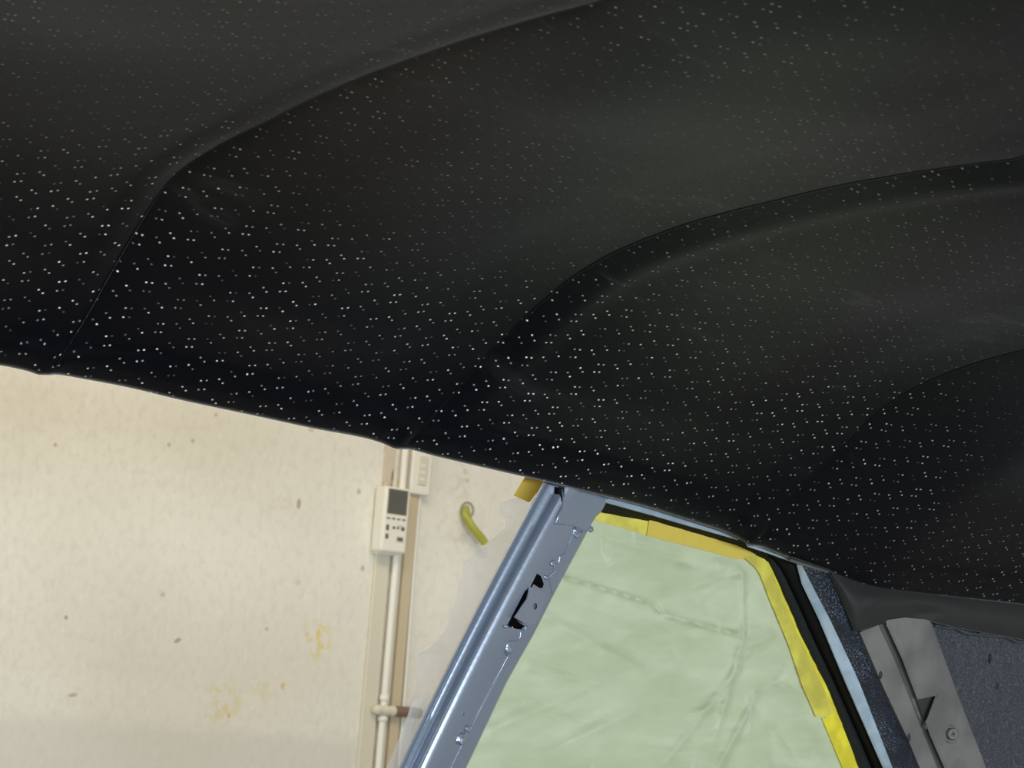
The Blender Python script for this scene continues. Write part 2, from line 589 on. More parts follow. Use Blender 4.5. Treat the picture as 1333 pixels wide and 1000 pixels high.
# ------------------------------------------------------------------ headliner surface
RY, HW, HH, HN = 1.50, 0.564, 0.150, 4.15
RAIL_PX = [(0, 474), (60, 482), (96, 489), (172, 503), (240, 520), (344, 542), (416, 558), (464, 566), (512, 577), (540, 584), (561, 591), (629, 607), (699, 623), (732, 631),
           (787, 645), (847, 660), (900, 677), (948, 692), (985, 708), (1040, 730), (1075, 744), (1140, 767), (1200, 774), (1333, 788)]
RAIL = [onY(px, py - 3.2, RY) for px, py in RAIL_PX]
RAIL = np.array([(-.6, 1.325), (0, 1.344), (.3, 1.350), (.55, 1.3515)] + [(p[0], p[2]) for p in RAIL] + [(2.0, 1.286), (2.3, 1.280)])
_h = np.linspace(-.6, 2.3, 581)
_zr = np.interp(_h, RAIL[:, 0], RAIL[:, 1])
_k = np.exp(-np.linspace(-2.5, 2.5, 15) ** 2); _k /= _k.sum()
_zs = np.convolve(np.pad(_zr, 7, mode='reflect', reflect_type='odd'), _k, mode='valid')


def zrail(x): return float(np.interp(x, _h, _zs))


def zsurf(x, y):
    u = min(max((RY - y) / HW, 0.0), 2.0)
    return zrail(x) + HH * (1 - abs(1 - u) ** HN)


def hit_surface(px, py):
    d = ray(px, py)
    prev = None
    t = .6
    while t < 3.2:
        p = CAM + d * t
        if p[1] > RY:
            return CAM + d * ((RY) / d[1])
        g = p[2] - zsurf(p[0], p[1])
        if g > 0 and prev is not None:
            a, b = t - .004, t
            for _ in range(25):
                c = (a + b) / 2
                q = CAM + d * c
                if q[2] - zsurf(q[0], q[1]) > 0: b = c
                else: a = c
            return CAM + d * a
        prev = g
        t += .004
    return CAM + d * 1.0


SEAMS_PX = [
    [(66, 484), (95, 440), (120, 398), (170, 310), (200, 262), (228, 225), (290, 185), (350, 157), (420, 121), (500, 88), (600, 52), (700, 22), (790, 0)],
    [(527, 582), (560, 548), (600, 505), (650, 447), (700, 398), (740, 365), (800, 328), (850, 307), (900, 290), (1000, 263), (1100, 240), (1200, 222), (1333, 205)],
    [(985, 710), (1010, 676), (1040, 641), (1100, 580), (1150, 530), (1200, 501), (1250, 480), (1333, 455)]]
YC = RY - HW


def seam_fn(pxs):
    P = np.array([hit_surface(*p) for p in pxs])
    yy = P[::-1, 1]; xx = P[::-1, 0]
    yq = np.linspace(yy[0], yy[-1], 120)
    xq = np.interp(yq, yy, xx)
    k = np.exp(-np.linspace(-2, 2, 13) ** 2); k /= k.sum()
    xq = np.convolve(np.pad(xq, 6, mode='reflect', reflect_type='odd'), k, mode='valid')
    co = np.polyfit(yq[:25], xq[:25], 1)

    def f(y):
        if y < YC: y = 2 * YC - y
        if y > yq[-1]: return float(xq[-1])
        if y < yq[0]:
            w = yq[0] - y                      # ease out towards the centre line
            L = yq[0] - YC + 1e-6
            return float(xq[0] - co[0] * (w - w * w / (2 * L)))
        return float(np.interp(y, yq, xq))
    return f


SEAM = [lambda y: .18] + [seam_fn(s) for s in SEAMS_PX] + [lambda y: 1.98]
SEAM_X = [f(RY) for f in SEAM]

liner = empty('headliner', (1.0, YC, zrail(1.0)))
tag(liner, 'black perforated vinyl headliner with stitched seams stretched under the car roof', 'headliner')


def ystations():
    ds = np.concatenate([np.linspace(0, .03, 11), np.linspace(.036, .30, 42), np.linspace(.31, HW, 16)])
    near = RY - ds
    far = 2 * YC - near[::-1]
    return np.concatenate([near, far[1:]])


YS = ystations()
ARC = [0.0]
for a, b in zip(YS, YS[1:]):
    ARC.append(ARC[-1] + math.hypot(b - a, zsurf(0, b) - zsurf(0, a)))

PUCK = SEAM_X[1:4]


def liner_point(k, s, y):
    """point of panel k at fraction s between its seams; pillowed between the bows"""
    x = SEAM[k](y) * (1 - s) + SEAM[k + 1](y) * s
    z = zsurf(x, y)
    dd = min(RY - y, y - (2 * YC - RY))           # distance from the nearer rail
    e = min(1.0, max(0.0, dd / .09)); e = e * e * (3 - 2 * e)
    A = (.016, .013, .013, .010)[k]
    pil = math.sin(math.pi * min(1, s ** .75)) if k < 3 else math.sin(math.pi * min(1.0, s * .9) ** .8)
    if k == 0:
        # only the half next to the seam is in view; broad sag
        pil = math.sin(math.pi * s ** 1.6)
    dz = -A * pil * e
    # band where the cloth is pulled round the rail, scalloped between the seams
    band = .020 * (4 * s * (1 - s)) ** .35 + .003
    w = max(0.0, min(1.0, (band - dd) / .006 + .5)); w = w * w * (3 - 2 * w)
    fade = min(1, dd / .008)
    side = 1 if y > YC else -1
    n = np.array([0, -side * .7, -.7])
    p = np.array([x, y, z + dz]) + n * (.0022 * w * fade)
    # puckers where seams meet the rail
    for q in PUCK:
        g = math.exp(-((x - q + .006) / .010) ** 2) * math.exp(-(dd / .018) ** 2)
        p += np.array([0, -side * .001, -.0030]) * g
        g2 = math.exp(-((x - q + .022) / .006) ** 2) * math.exp(-((dd - .012) / .012) ** 2)
        p += n * .002 * g2
    # soft roll over the bow beside the seam
    if k == 0:
        g3 = math.exp(-(((SEAM[1](y) - x) - .014) / .009) ** 2)
        p[2] -= .0026 * g3 * e
    elif k == 2:
        g3 = math.exp(-(((x - SEAM[2](y)) - .024) / .011) ** 2)
        p[2] -= .0022 * g3 * e
    # slow hand-stretched unevenness
    nz = noise.noise(Vector((x * 9, y * 9, 3.1)))
    p[2] += .0012 * nz * e
    return p


for k in range(4):
    ns = (44, 48, 48, 52)[k]
    rows, uv = [], []
    for i in range(ns + 1):
        s = i / ns
        s = s + .05 * math.sin(2 * math.pi * s) * -1      # denser near the seams
        r = []
        p0 = liner_point(k, s, YS[0])
        for dy, dz, da in ((.013, .022, .034), (.0125, .010, .024), (.0085, .0005, .012), (.004, -.0022, .006)):
            r.append(p0 + np.array([0, dy, dz])); uv.append((p0[0], -da))
        for y, a in zip(YS, ARC):
            p = liner_point(k, s, y)
            r.append(p); uv.append((p[0], a))
        p0 = r[-1]
        for dy, dz in ((.004, -.0022), (.0085, .0005), (.0125, .010), (.013, .022)):
            r.append(p0 + np.array([0, -dy, dz])); uv.append((p0[0], ARC[-1] + dy))
        rows.append(r)
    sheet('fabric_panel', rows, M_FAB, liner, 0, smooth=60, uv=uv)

# stitched seams
for k in (1, 2, 3):
    path = []
    for y in YS[1:-1]:
        p = liner_point(k, 0.0, y)
        path.append(p + np.array([0, 0, .0002]))
    tube('seam_welt', path, .0011, M_FABP, liner, 6)

# rear skirt of the headliner over the rear pillar
top = [(1030, 729), (1058, 738), (1078, 744), (1100, 752), (1125, 761), (1145, 767), (1200, 773), (1260, 780), (1333, 788), (1420, 797), (1520, 806)]
bot = [(1032, 731), (1060, 740), (1082, 747), (1098, 782), (1115, 822), (1143, 814), (1190, 803), (1240, 816), (1333, 833), (1420, 843), (1520, 853)]
rows = []
NV = 12
for j in range(NV + 1):
    v = j / NV
    r = []
    for i in range(61):
        q = i / 60 * (len(top) - 1)
        a = int(min(q, len(top) - 2)); w = q - a
        tx = top[a][0] * (1 - w) + top[a + 1][0] * w; ty = top[a][1] * (1 - w) + top[a + 1][1] * w
        bx = bot[a][0] * (1 - w) + bot[a + 1][0] * w; by = bot[a][1] * (1 - w) + bot[a + 1][1] * w
        px, py = tx + (bx - tx) * v, ty - 6 * (1 - v) + (by - ty) * v
        bul = .006 * math.sin(math.pi * v) + .004 * math.exp(-((px - 1140) / 22) ** 2 - ((py - 780) / 18) ** 2) \
            - .005 * math.exp(-((px - 1195) / 30) ** 2 - ((py - 797) / 8) ** 2)
        r.append(onY(px, py, 1.5045 - bul))
    rows.append(r)
sk = sheet('rear_skirt', rows, M_SKIRT, liner, .003, smooth=50)
tag(sk, 'plain vinyl skirt folded over the rear pillar')

# ------------------------------------------------------------------ car body
body = empty('car_body', (1.2, YC, .22))
tag(body, 'silver blue painted bare car body shell with roof pillar and window opening', 'car body')

# roof skin and rails above the headliner
rows = []
for i in range(31):
    x = .10 + 1.95 * i / 30
    r = []
    for j in range(25):
        u = j / 24 * 2
        y = RY + .055 - (HW + .055) * u
        r.append(np.array([x, y, zrail(x) + .028 + (HH + .004) * (1 - abs(1 - u) ** 3.2)]))
    rows.append(r)
sheet('roof_skin', rows, M_PAINT, body, .002, (0, 0, 1), 40)
for sgn in (1, -1):
    rows = []
    for i in range(41):
        x = .10 + 1.95 * i / 40
        z = zrail(x)
        prof = [(.016, .024), (.013, .005), (.020, .002), (.050, .010), (.055, .028)]
        r = []
        for dy, dz in prof:
            y = RY + dy if sgn > 0 else 2 * YC - RY - dy
            r.append(np.array([x, y, z + dz]))
        rows.append(r)
    sheet('roof_rail', rows, M_PAINT, body, .002, (0, 0, 1), 40)

# ---- b pillar
L0 = [(626, 707), (736, 650), (828, 600), (974, 530), (1000, 518)]
L1 = [(628, 715), (736, 658), (828, 609), (974, 539), (1000, 527)]
L2 = [(626, 729), (716, 682), (756, 656), (824, 622), (900, 582), (994, 538)]
L3 = [(626, 737), (680, 708), (716, 691), (768, 661), (820, 633), (896, 593), (994, 549)]
L4 = [(690, 745), (716, 738), (748, 717), (836, 673), (856, 660), (946, 612), (996, 590)]
L5 = [(648, 786), (690, 766), (780, 718), (824, 696), (888, 660), (998, 608)]


for _L in (L0, L1, L2, L3):
    _co = np.polyfit([q[0] for q in _L], [q[1] for q in _L], 2)
    _L[:] = [(float(q), float(np.polyval(_co, q))) for q in np.linspace(560, 1240, 35)]


def lx(L, y): return interp(y, L)


def pillar_section(py):
    a, b, c, d, e, f = (lx(L, py) for L in (L0, L1, L2, L3, L4, L5))
    return [(a, .0170), (a + .5, .0130), (a + 2.5, .0100), (a + 5.0, .0100), (b - 1.0, .0120), (b + 0.8, .0155), (b + 3, .0155),
            (c - 1.0, .0140), (c + 1.0, .0130),
            (c + (d - c) * .40, .0100), (c + (d - c) * .70, .0065), (d - .5, .0034), (d + 3.0, .0012), (d + 7.5, .0003), (d + 13, .0002),
            (d + (e - d) * .62, .0014), (e - 2, .0044), (e, .0050), (e + (f - e) * .5, .0062), (f - 2.0, .0074), (f - .4, .0085), (f, .0105)]


def pillar_off(px, py):
    s = pillar_section(py)
    return float(np.interp(px, [q[0] for q in s], [q[1] for q in s]))


def on_pillar(px, py, lift=0.0):
    return on_side(px, py, pillar_off(px, py) - lift)


vs, nsec = [], 0
PYS = list(np.arange(560, 1241, 10))
for py in PYS:
    s = pillar_section(py)
    ring = [on_side(px, py, off) for px, off in s]
    back = [on_side(s[-1][0] + .3, py, .026), on_side(s[0][0] + 12, py, .032)]
    ring += back
    nsec = len(ring)
    vs += ring
fs = grid_faces(len(PYS), nsec, closed=True)
fs.append(tuple(range(nsec)))
fs.append(tuple(range((len(PYS) - 1) * nsec, len(PYS) * nsec)))
pil = mesh('b_pillar', vs, fs, M_PAINT, body, 38)
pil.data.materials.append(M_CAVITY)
tag(pil, 'silver blue door pillar with welded seam')

# punched slots around the trim clip (real openings)
SLOT = [(689, 763), (697, 747), (703, 750), (708, 760), (707, 765), (703, 766), (693, 761), (689, 767), (685, 782), (670, 806), (676, 811),
        (685, 816), (683, 820), (672, 819), (657, 816), (663, 805), (667, 797), (681, 770)]
HOLE = [(694.5 + 3.6 * math.cos(a), 789.5 + 4.3 * math.sin(a)) for a in np.linspace(0, 2 * math.pi, 14, endpoint=False)]
SLIT = [(729.5, 632), (733, 634), (732, 646), (730, 656), (728, 653), (727.5, 644)]


def cutter(poly, y0=-.02, depth=.045):
    a = [on_side(px, py, .004) for px, py in poly]
    v = np.array([0.2, 1, 0]); v /= np.linalg.norm(v)
    a = [p + v * y0 for p in a]
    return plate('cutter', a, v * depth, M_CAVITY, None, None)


def cut(o, polys, **kw):
    cs = []
    for p in polys:
        c = cutter(p, **kw)
        cs.append(c)
        md = o.modifiers.new('cut', 'BOOLEAN')
        md.operation = 'DIFFERENCE'; md.object = c; md.solver = 'EXACT'
        try: md.material_mode = 'TRANSFER'
        except Exception: pass
    bpy.context.view_layer.update()
    dg = bpy.context.evaluated_depsgraph_get()
    me = bpy.data.meshes.new_from_object(o.evaluated_get(dg))
    o.modifiers.clear()
    old = o.data
    o.data = me
    me.name = old.name
    for c in cs: bpy.data.objects.remove(c)


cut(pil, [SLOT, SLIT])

inw = np.array([-.1, -1, 0]); inw /= np.linalg.norm(inw)      # towards the cabin

# overlapping flange sheet with its stepped weld edge
FL1 = [(746, 690), (743, 701), (735, 721), (729, 724), (727, 733), (721, 737), (722, 744), (715, 750)]
FL1 += [(lx(L5, y) - 1.0, y) for y in (776, 760, 740, 720, 700, 691)]
FL2 = [(678, 822), (677, 829), (674, 834), (667, 834), (663, 837), (664, 846), (661, 851), (661, 855), (640, 893), (622, 928), (614, 945), (610, 946),
       (604, 962), (600, 972), (592, 988), (580, 1014), (560, 1056), (520, 1140)]
FL2 += [(lx(L5, y) - 1.0, y) for y in (1140, 1060, 1010, 960, 920, 888, 860, 830)]


def skin_plate(name, poly, lift, m, parent, thick=.0016):
    pts = [on_pillar(px, py, lift) for px, py in poly]
    return plate(name, pts, -inw * thick * 1.0, m, parent, 30, bevel=.0005)


skin_plate('seam_flange', FL1, .0012, M_PAINT, pil, .004)
skin_plate('seam_flange', FL2, .0012, M_PAINT, pil, .004)

# trim clip tab with its hole
TAB = [(690, 764), (700, 768), (712, 771), (713, 778), (702, 799), (698, 812), (690, 813), (683, 812), (670, 804), (686, 780)]
pts = []
for px, py in TAB:
    pts.append(on_pillar(px, py, .0062 if px < 690 else .0024))
tab = plate('trim_clip', pts, -inw * .0016, M_PAINT, pil, 30)
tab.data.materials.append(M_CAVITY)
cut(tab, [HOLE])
hp = [on_pillar(px, py, -.0006) for px, py in HOLE]
# top gusset that joins the pillar to the rail
GUS = [(734, 620), (800, 632), (792, 650), (783, 667), (776, 673), (767, 688), (757, 690), (747, 685), (735, 684), (723, 682), (727, 670), (732, 661)]
pts = [on_side(px, py, min(.0105, pillar_off(min(px, lx(L5, py) - 1), py)) - .0026) for px, py in GUS]
plate('rail_gusset', pts, -inw * .0025, M_PAINT, pil, 30, bevel=.0008)
for i, (px, py, rx, rz, lift) in enumerate([(752, 693, .0055, .0042, .001), (720, 733, .0026, .0024, .0012), (663, 844, .0045, .0055, .0008),
                                            (601, 962, .0052, .0050, .0015), (608, 949, .0024, .0030, .0014), (604, 930, .0011, .0013, .0005),
                                            (769, 689, .0022, .0024, .001), (711, 752, .0026, .0018, .001), (684, 818, .0030, .0018, .0015),
                                            (659, 816, .0022, .0014, .0012)]):
    c = on_pillar(px, py, lift)
    blob('weld_bead', c, rx, .0016, rz, M_PAINT, pil, .55, i * 3.1)


# ---- window opening flange, rear pillar
def ribbon(name, left, right, offl, offr, m, parent, thick=.004, nseg=40, ncol=3, bulge=0.0):
    """strip between two pixel polylines given as lists of (py, px); off = offset from the car side"""
    y0 = min(left[0][0], right[0][0]); y1 = max(left[-1][0], right[-1][0])
    rows = []
    for i in range(nseg + 1):
        v = i / nseg
        a = (left[0][0] + (left[-1][0] - left[0][0]) * v)
        b = (right[0][0] + (right[-1][0] - right[0][0]) * v)
        pa = (interp(a, left), a); pb = (interp(b, right), b)
        r = []
        for j in range(ncol + 1):
            w = j / ncol
            r.append(on_side(pa[0] + (pb[0] - pa[0]) * w, pa[1] + (pb[1] - pa[1]) * w,
                             offl + (offr - offl) * w - bulge * math.sin(math.pi * w)))
        rows.append(r)
    return sheet(name, rows, m, parent, thick, (0, 1, 0), 45)


def hribbon(name, upper, lower, offu, offl, m, parent, thick=.003, nseg=40, ncol=3, bulge=0.):
    """as ribbon, for strips that run across: polylines of (px, py)"""
    rows = []
    for i in range(nseg + 1):
        v = i / nseg
        a = upper[0][0] + (upper[-1][0] - upper[0][0]) * v
        b = lower[0][0] + (lower[-1][0] - lower[0][0]) * v
        pa = (a, interp(a, upper)); pb = (b, interp(b, lower))
        r = []
        for j in range(ncol + 1):
            w = j / ncol
            r.append(on_side(pa[0] + (pb[0] - pa[0]) * w, pa[1] + (pb[1] - pa[1]) * w, offu + (offl - offu) * w - bulge * math.sin(math.pi * w)))
        rows.append(r)
    return sheet(name, rows, m, parent, thick, (0, 1, 0), 45)


o = hribbon('window_rail_flange', [(784, 640), (850, 660), (900, 673), (960, 690)], [(788, 654), (850, 671), (900, 685.5), (962, 703)], .008, .004, M_STRIP, body, .002)
o = hribbon('window_rail_flange', [(968, 698), (1000, 709), (1040, 724), (1050, 728)], [(975, 712), (1000, 720), (1030, 731), (1048, 737)], .004, .002, M_STRIP, body, .002)

RB_L = [(725, 1036), (760, 1045), (808, 1068), (885, 1100), (987, 1145), (1000, 1151), (1200, 1238)]       # seal | bare strip
RB_M = [(720, 1040), (745, 1050), (760, 1057), (808, 1082), (885, 1118), (990, 1159), (1000, 1163), (1200, 1246)]       # bare strip | rough coat
RB_R = [(715, 1080), (744, 1086), (821, 1121), (824, 1123), (896, 1153), (964, 1184), (1000, 1200), (1200, 1290)]
ribbon('bare_metal_strip', RB_L, RB_M, .010, .004, M_STRIP, body, .0015)
ribbon('rear_pillar', RB_M, RB_R, .0035, -.001, M_ROUGH, body, .002, bulge=.004, ncol=6)

# sound-deadened quarter panel behind the rear pillar
rows = []
for i in range(41):
    py = 775 + (1330 - 775) * i / 40
    r = []
    for j in range(41):
        px = 1130 + j * 12 + max(0, py - 825) * .44
        p = on_side(px, py, .008)
        p[1] += .0022 * noise.noise(Vector((p[0] * 26, p[2] * 26, 0))) + .0012 * noise.noise(Vector((p[0] * 90, p[2] * 90, 4)))
        r.append(p)
    rows.append(r)
sheet('quarter_panel', rows, M_DEAD, body, .003, smooth=60)
# two nicks in the coating
for px, py, a in ((1288, 857, 1.1), (1297, 893, 1.0)):
    c = on_side(px, py, .0075)
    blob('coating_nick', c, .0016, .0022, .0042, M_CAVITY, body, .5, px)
# ridge of cement where the skirt was glued
rng = random.Random(4)
path = []
for px in range(1216, 1400, 7):
    path.append(on_side(px, interp(px, [(1216, 815), (1260, 823), (1333, 835), (1420, 846)]) + rng.uniform(-2, 2), .0065))
tube('glue_ridge', path, [.0011 + rng.random() * .0016 for _ in path], M_DEAD, body, 7)
# lower body side under the window opening, carries the pillars
rows = []
for x in np.linspace(.98, 2.05, 20):
    rows.append([np.array([x, 1.54 + b, z]) for z, b in ((.97, .015), (.92, .03), (.75, .06), (.55, .065), (.32, .03))])
sheet('lower_quarter', rows, M_PAINT, body, .004, (0, 1, 0), 40)
rows = []
for x in np.linspace(.10, 2.05, 20):
    rows.append([np.array([x, y, .30]) for y in np.linspace(.34, 1.57, 8)])
sheet('floor_pan', rows, M_RUBBER, body, .01, (0, 0, 1), 40)

# ------------------------------------------------------------------ window seal
seal = empty('window_seal', tuple(on_side(1060, 800, .02)))
tag(seal, 'black rubber seal with frayed foam edge around the quarter window', 'seal')
TP_OUT = [(713, 979), (720, 990), (728, 1001), (763, 1016), (827, 1043), (897, 1079), (1000, 1118), (1200, 1196)]
RAG = [(715, 985), (728, 1008), (745, 1021), (785, 1040), (830, 1060), (888, 1088), (960, 1120), (1000, 1137), (1200, 1216)]
RB_L2 = [(718, 1034), (760, 1047), (808, 1070), (885, 1102), (987, 1147), (1000, 1153), (1200, 1240)]
ribbon('rubber_lip', [(y, x - 1) for y, x in RAG], RB_L2, .030, .016, M_RUBBER, seal, .002, ncol=5, bulge=.004)
rows = []
for i in range(181):
    py = 712 + i * 2.6
    a = interp(py, TP_OUT) - 3
    b = interp(py, RAG) + 1.8 * noise.noise(Vector((py * .16, 0, 0))) + 1.6 * noise.noise(Vector((py * .45, 3, 0)))
    rows.append([on_side(a + (b - a) * w, py, .037 - .006 * math.sin(math.pi * w) - .004 * w) for w in (0, .25, .5, .75, 1)])
sheet('foam_edge', rows, M_FOAM, seal, .002, smooth=50)
hribbon('top_gap_strip', [(760, 648), (850, 668), (960, 700), (1000, 715)], [(760, 664), (850, 680), (960, 712), (1000, 732)], .020, .034, M_RUBBER, seal, .006)  # black strip stands in for the dark gap above the tape

# ------------------------------------------------------------------ masking paper over the quarter window
FOLDS = [((735, 752), (850, 786), 2.5, .0030), ((850, 786), (862, 800), 2.5, -.003), ((862, 800), (960, 826), 3, .0030), ((967, 748), (968, 830), 3, .0028), ((968, 830), (940, 925), 4, .0025),
         ((985, 905), (935, 1000), 4, .004), ((1010, 890), (1030, 860), 3, -.002), ((960, 850), (1020, 818), 5, .0022), ((790, 700), (900, 735), 5, -.002),
         ((705, 800), (830, 870), 6, .0022), ((640, 950), (760, 900), 7, .0025), ((700, 985), (830, 925), 6, .002), ((870, 990), (960, 870), 5, .003), ((965, 745), (880, 800), 5, .0018),
         ((960, 745), (905, 765), 3, .0015), ((1012, 950), (1040, 990), 4, -.002), ((900, 930), (945, 915), 4, .002), ((930, 960), (950, 905), 3, .002), ((740, 850), (900, 820), 9, -.002),
         ((690, 870), (780, 890), 5, .0018)]


TT_U = [(766, 656), (783, 660), (880, 682), (955, 704), (984, 714)]
TT_D = [(766, 675), (781, 678), (844, 696), (916, 714), (963, 727), (975, 727)]
RT_I = [(722, 969), (735, 984), (744, 990), (773, 1001), (833, 1026), (891, 1046), (936, 1066), (1000, 1093), (1200, 1171)]


def seg_d(px, py, a, b):
    ax, ay = a; bx, by = b
    t = ((px - ax) * (bx - ax) + (py - ay) * (by - ay)) / ((bx - ax) ** 2 + (by - ay) ** 2)
    t = min(1, max(0, t))
    dx, dy = px - ax - t * (bx - ax), py - ay - t * (by - ay)
    return math.hypot(dx, dy)


def film_h(px, py):
    h = 0
    for a, b, w, amp in FOLDS:
        d = seg_d(px, py, a, b)
        if d < 4 * w: h += 1.1 * amp * math.exp(-(d / (1.2 * w)) ** 1.6)
    u, v = px * .9 - py * .45, px * .45 + py * .9
    h += .0034 * noise.noise(Vector((u * .008, v * .03, 1))) + .0018 * noise.noise(Vector((u * .03, v * .05, 7)))
    r = noise.noise(Vector((u * .017, v * .022, 4)))
    h += .0050 * (abs(r) ** .7) * min(1, max(0, (px - 780) / 200))
    # pressed flat where it is taped down
    er = (interp(py, RT_I) - px) / 22.0
    et = (py - interp(px, TT_D)) / 16.0
    k = max(0.0, min(1.0, er, et)); k = k * k * (3 - 2 * k)
    return h * k


F_L = [(650, 765), (700, 745), (824, 682), (888, 646), (998, 594), (1200, 500)]
F_R = [(650, 950), (700, 965), (722, 992), (740, 1001), (773, 1012), (833, 1036), (891, 1057), (936, 1079), (1000, 1104), (1200, 1182)]
F_TOP = [(740, 657), (783, 668), (880, 689), (955, 711), (985, 719), (1010, 740)]
rows = []
NR, NCF = 210, 200
for i in range(NR + 1):
    v = i / NR
    r = []
    for j in range(NCF + 1):
        w = j / NCF
        # rows run from the top edge down; columns from the pillar to the rear edge
        tx = 752 + (986 - 752) * w; ty = interp(tx, F_TOP)
        by = 1180.
        py = ty + (by - ty) * v
        # left/right limits at this height
        px = (interp(max(py, 650), F_L)) * (1 - w) + (interp(max(py, 705), F_R)) * w
        # pull the columns to the top edge shape
        py = ty + (by - ty) * v
        e = .034 - film_h(px, py)
        r.append(on_side(px, py, e))
    rows.append(r)
film = sheet('masking_paper', rows, M_FILM, None, .0006, smooth=70)
tag(film, 'crumpled pale green masking paper covering the quarter window', 'masking paper')


def tape_strip(name, rowsN, m, label):
    o = sheet(name, rowsN, m, None, .0004, smooth=60)
    tag(o, label, 'tape')
    return o


def tape_h(px, py, amp=1.0):
    return .0006 * amp * noise.noise(Vector((px * .06, py * .06, 2))) + .0004 * noise.noise(Vector((px * .2, py * .2, 5)))


TT_U = [(766, 656), (783, 660), (880, 682), (955, 704), (984, 714)]
TT_D = [(766, 675), (781, 678), (844, 696), (916, 714), (963, 727), (975, 727)]


def top_tape(x0, x1, off, m, label, nd=0, d1=None):
    rows = []
    n = int((x1 - x0) / 3)
    for i in range(n + 1):
        r = []
        for w in (0, .2, .4, .6, .8, 1):
            px = x0 + (x1 - x0) * i / n
            pu, pd = interp(px, TT_U), interp(px, TT_D) + nd
            px2 = px - 4 * w
            py = pu + (pd - pu) * w
            r.append(on_side(px2, py, off - film_h(px2, py) * .25 - tape_h(px2, py)))
        rows.append(r)
    return tape_strip('masking_tape', rows, m, label)


top_tape(768, 858, .0335, M_TAPE, 'short yellow tape strip on paper top edge next to the door pillar')
top_tape(846, 986, .0320, M_TAPEO, 'ochre yellow tape strip along paper top edge ending at the rear corner', 1)

RT_I = [(722, 969), (735, 984), (744, 990), (773, 1001), (833, 1026), (891, 1046), (936, 1066), (1000, 1093), (1200, 1171)]


def rear_tape(y0, y1, i0, i1, off, m, label, skew=0):
    """strip between fractions i0..i1 of the taped width"""
    rows = []
    n = int((y1 - y0) / 4)
    for i in range(n + 1):
        py = y0 + (y1 - y0) * i / n
        a, b = interp(py, RT_I), interp(py, TP_OUT)
        r = []
        for w in (0, .2, .4, .6, .8, 1):
            q = i0 + (i1 - i0) * w
            px = a + (b - a) * q
            y = py + skew * (1 - w)
            r.append(on_side(px, y, off - film_h(px, y) * .25 - tape_h(px, y, 2) + .002 * q))
        rows.append(r)
    return tape_strip('masking_tape', rows, m, label)


rear_tape(717, 1190, .34, 1.0, .0322, M_TAPEB, 'long bright yellow tape strip running down beside the black window seal')
rear_tape(722, 930, -.02, .80, .0312, M_TAPE, 'crinkled yellow tape strip lapping over the long rear tape', 4)
rear_tape(935, 1190, .16, .62, .0316, M_TAPEB, 'lower bright yellow tape strip continuing along the paper rear edge')

# tape corner and milky film hanging on the outer side of the pillar
tp = [(672, 640), (680, 627), (690, 612), (716, 618), (700, 640), (689, 654), (680, 650), (669, 645)]
pts = [on_side(px, py, .046) for px, py in tp]
t1 = plate('masking_tape', pts, (0, .0005, 0), M_TAPEO, None, None)
tag(t1, 'ochre tape scrap holding milky film to the door pillar top', 'tape')

FO = [(640, 690), (650, 652), (654, 652), (661, 650), (668, 650), (676, 659), (688, 624), (716, 604), (732, 598), (745, 596), (772, 594), (820, 578), (838, 568), (846, 560),
      (853, 543), (880, 541), (898, 543), (912, 533), (940, 530), (968, 516), (1000, 502), (1100, 468), (1180, 440)]
# film outline on its free side, as (py, px)
FO = [(646, 684), (653, 653), (668, 649), (676, 659), (688, 657), (702, 640), (716, 624), (732, 604), (745, 601), (772, 596), (820, 580), (838, 566), (846, 556),
      (853, 542), (880, 541), (898, 543), (908, 535), (940, 530), (968, 516), (1000, 502), (1100, 468), (1180, 440)]
rows = []
for i in range(131):
    py = 647 + (1180 - 647) * i / 130
    a = interp(py, FO); b = lx(L0, py) + 6
    r = []
    for j in range(21):
        w = j / 20
        px = a + (b - a) * w
        h = .006 * noise.noise(Vector((px * .02, py * .012, 3))) + .003 * noise.noise(Vector((px * .05, py * .03, 8)))
        r.append(on_side(px, py, .058 + .03 * (1 - w) * .5 + h))
    rows.append(r)
drape = sheet('plastic_film', rows, M_CLEAR, None, 0, smooth=70)
tag(drape, 'milky translucent masking film hanging outside the door pillar', 'plastic film')
# second, overlapping fold of the same film at the bottom
rows = []
for i in range(61):
    py = 906 + (1180 - 906) * i / 60
    a = interp(py, [(906, 548), (915, 536), (930, 531), (968, 517), (1000, 503), (1180, 442)])
    b = interp(py, [(906, 560), (930, 551), (972, 533), (1000, 531), (1180, 520)])
    rows.append([on_side(a + (b - a) * j / 10, py, .028 + .004 * noise.noise(Vector((j * .3, py * .03, 2)))) for j in range(11)])
fold = sheet('film_fold', rows, M_CLEAR, None, 0, smooth=70)
fold.parent = drape

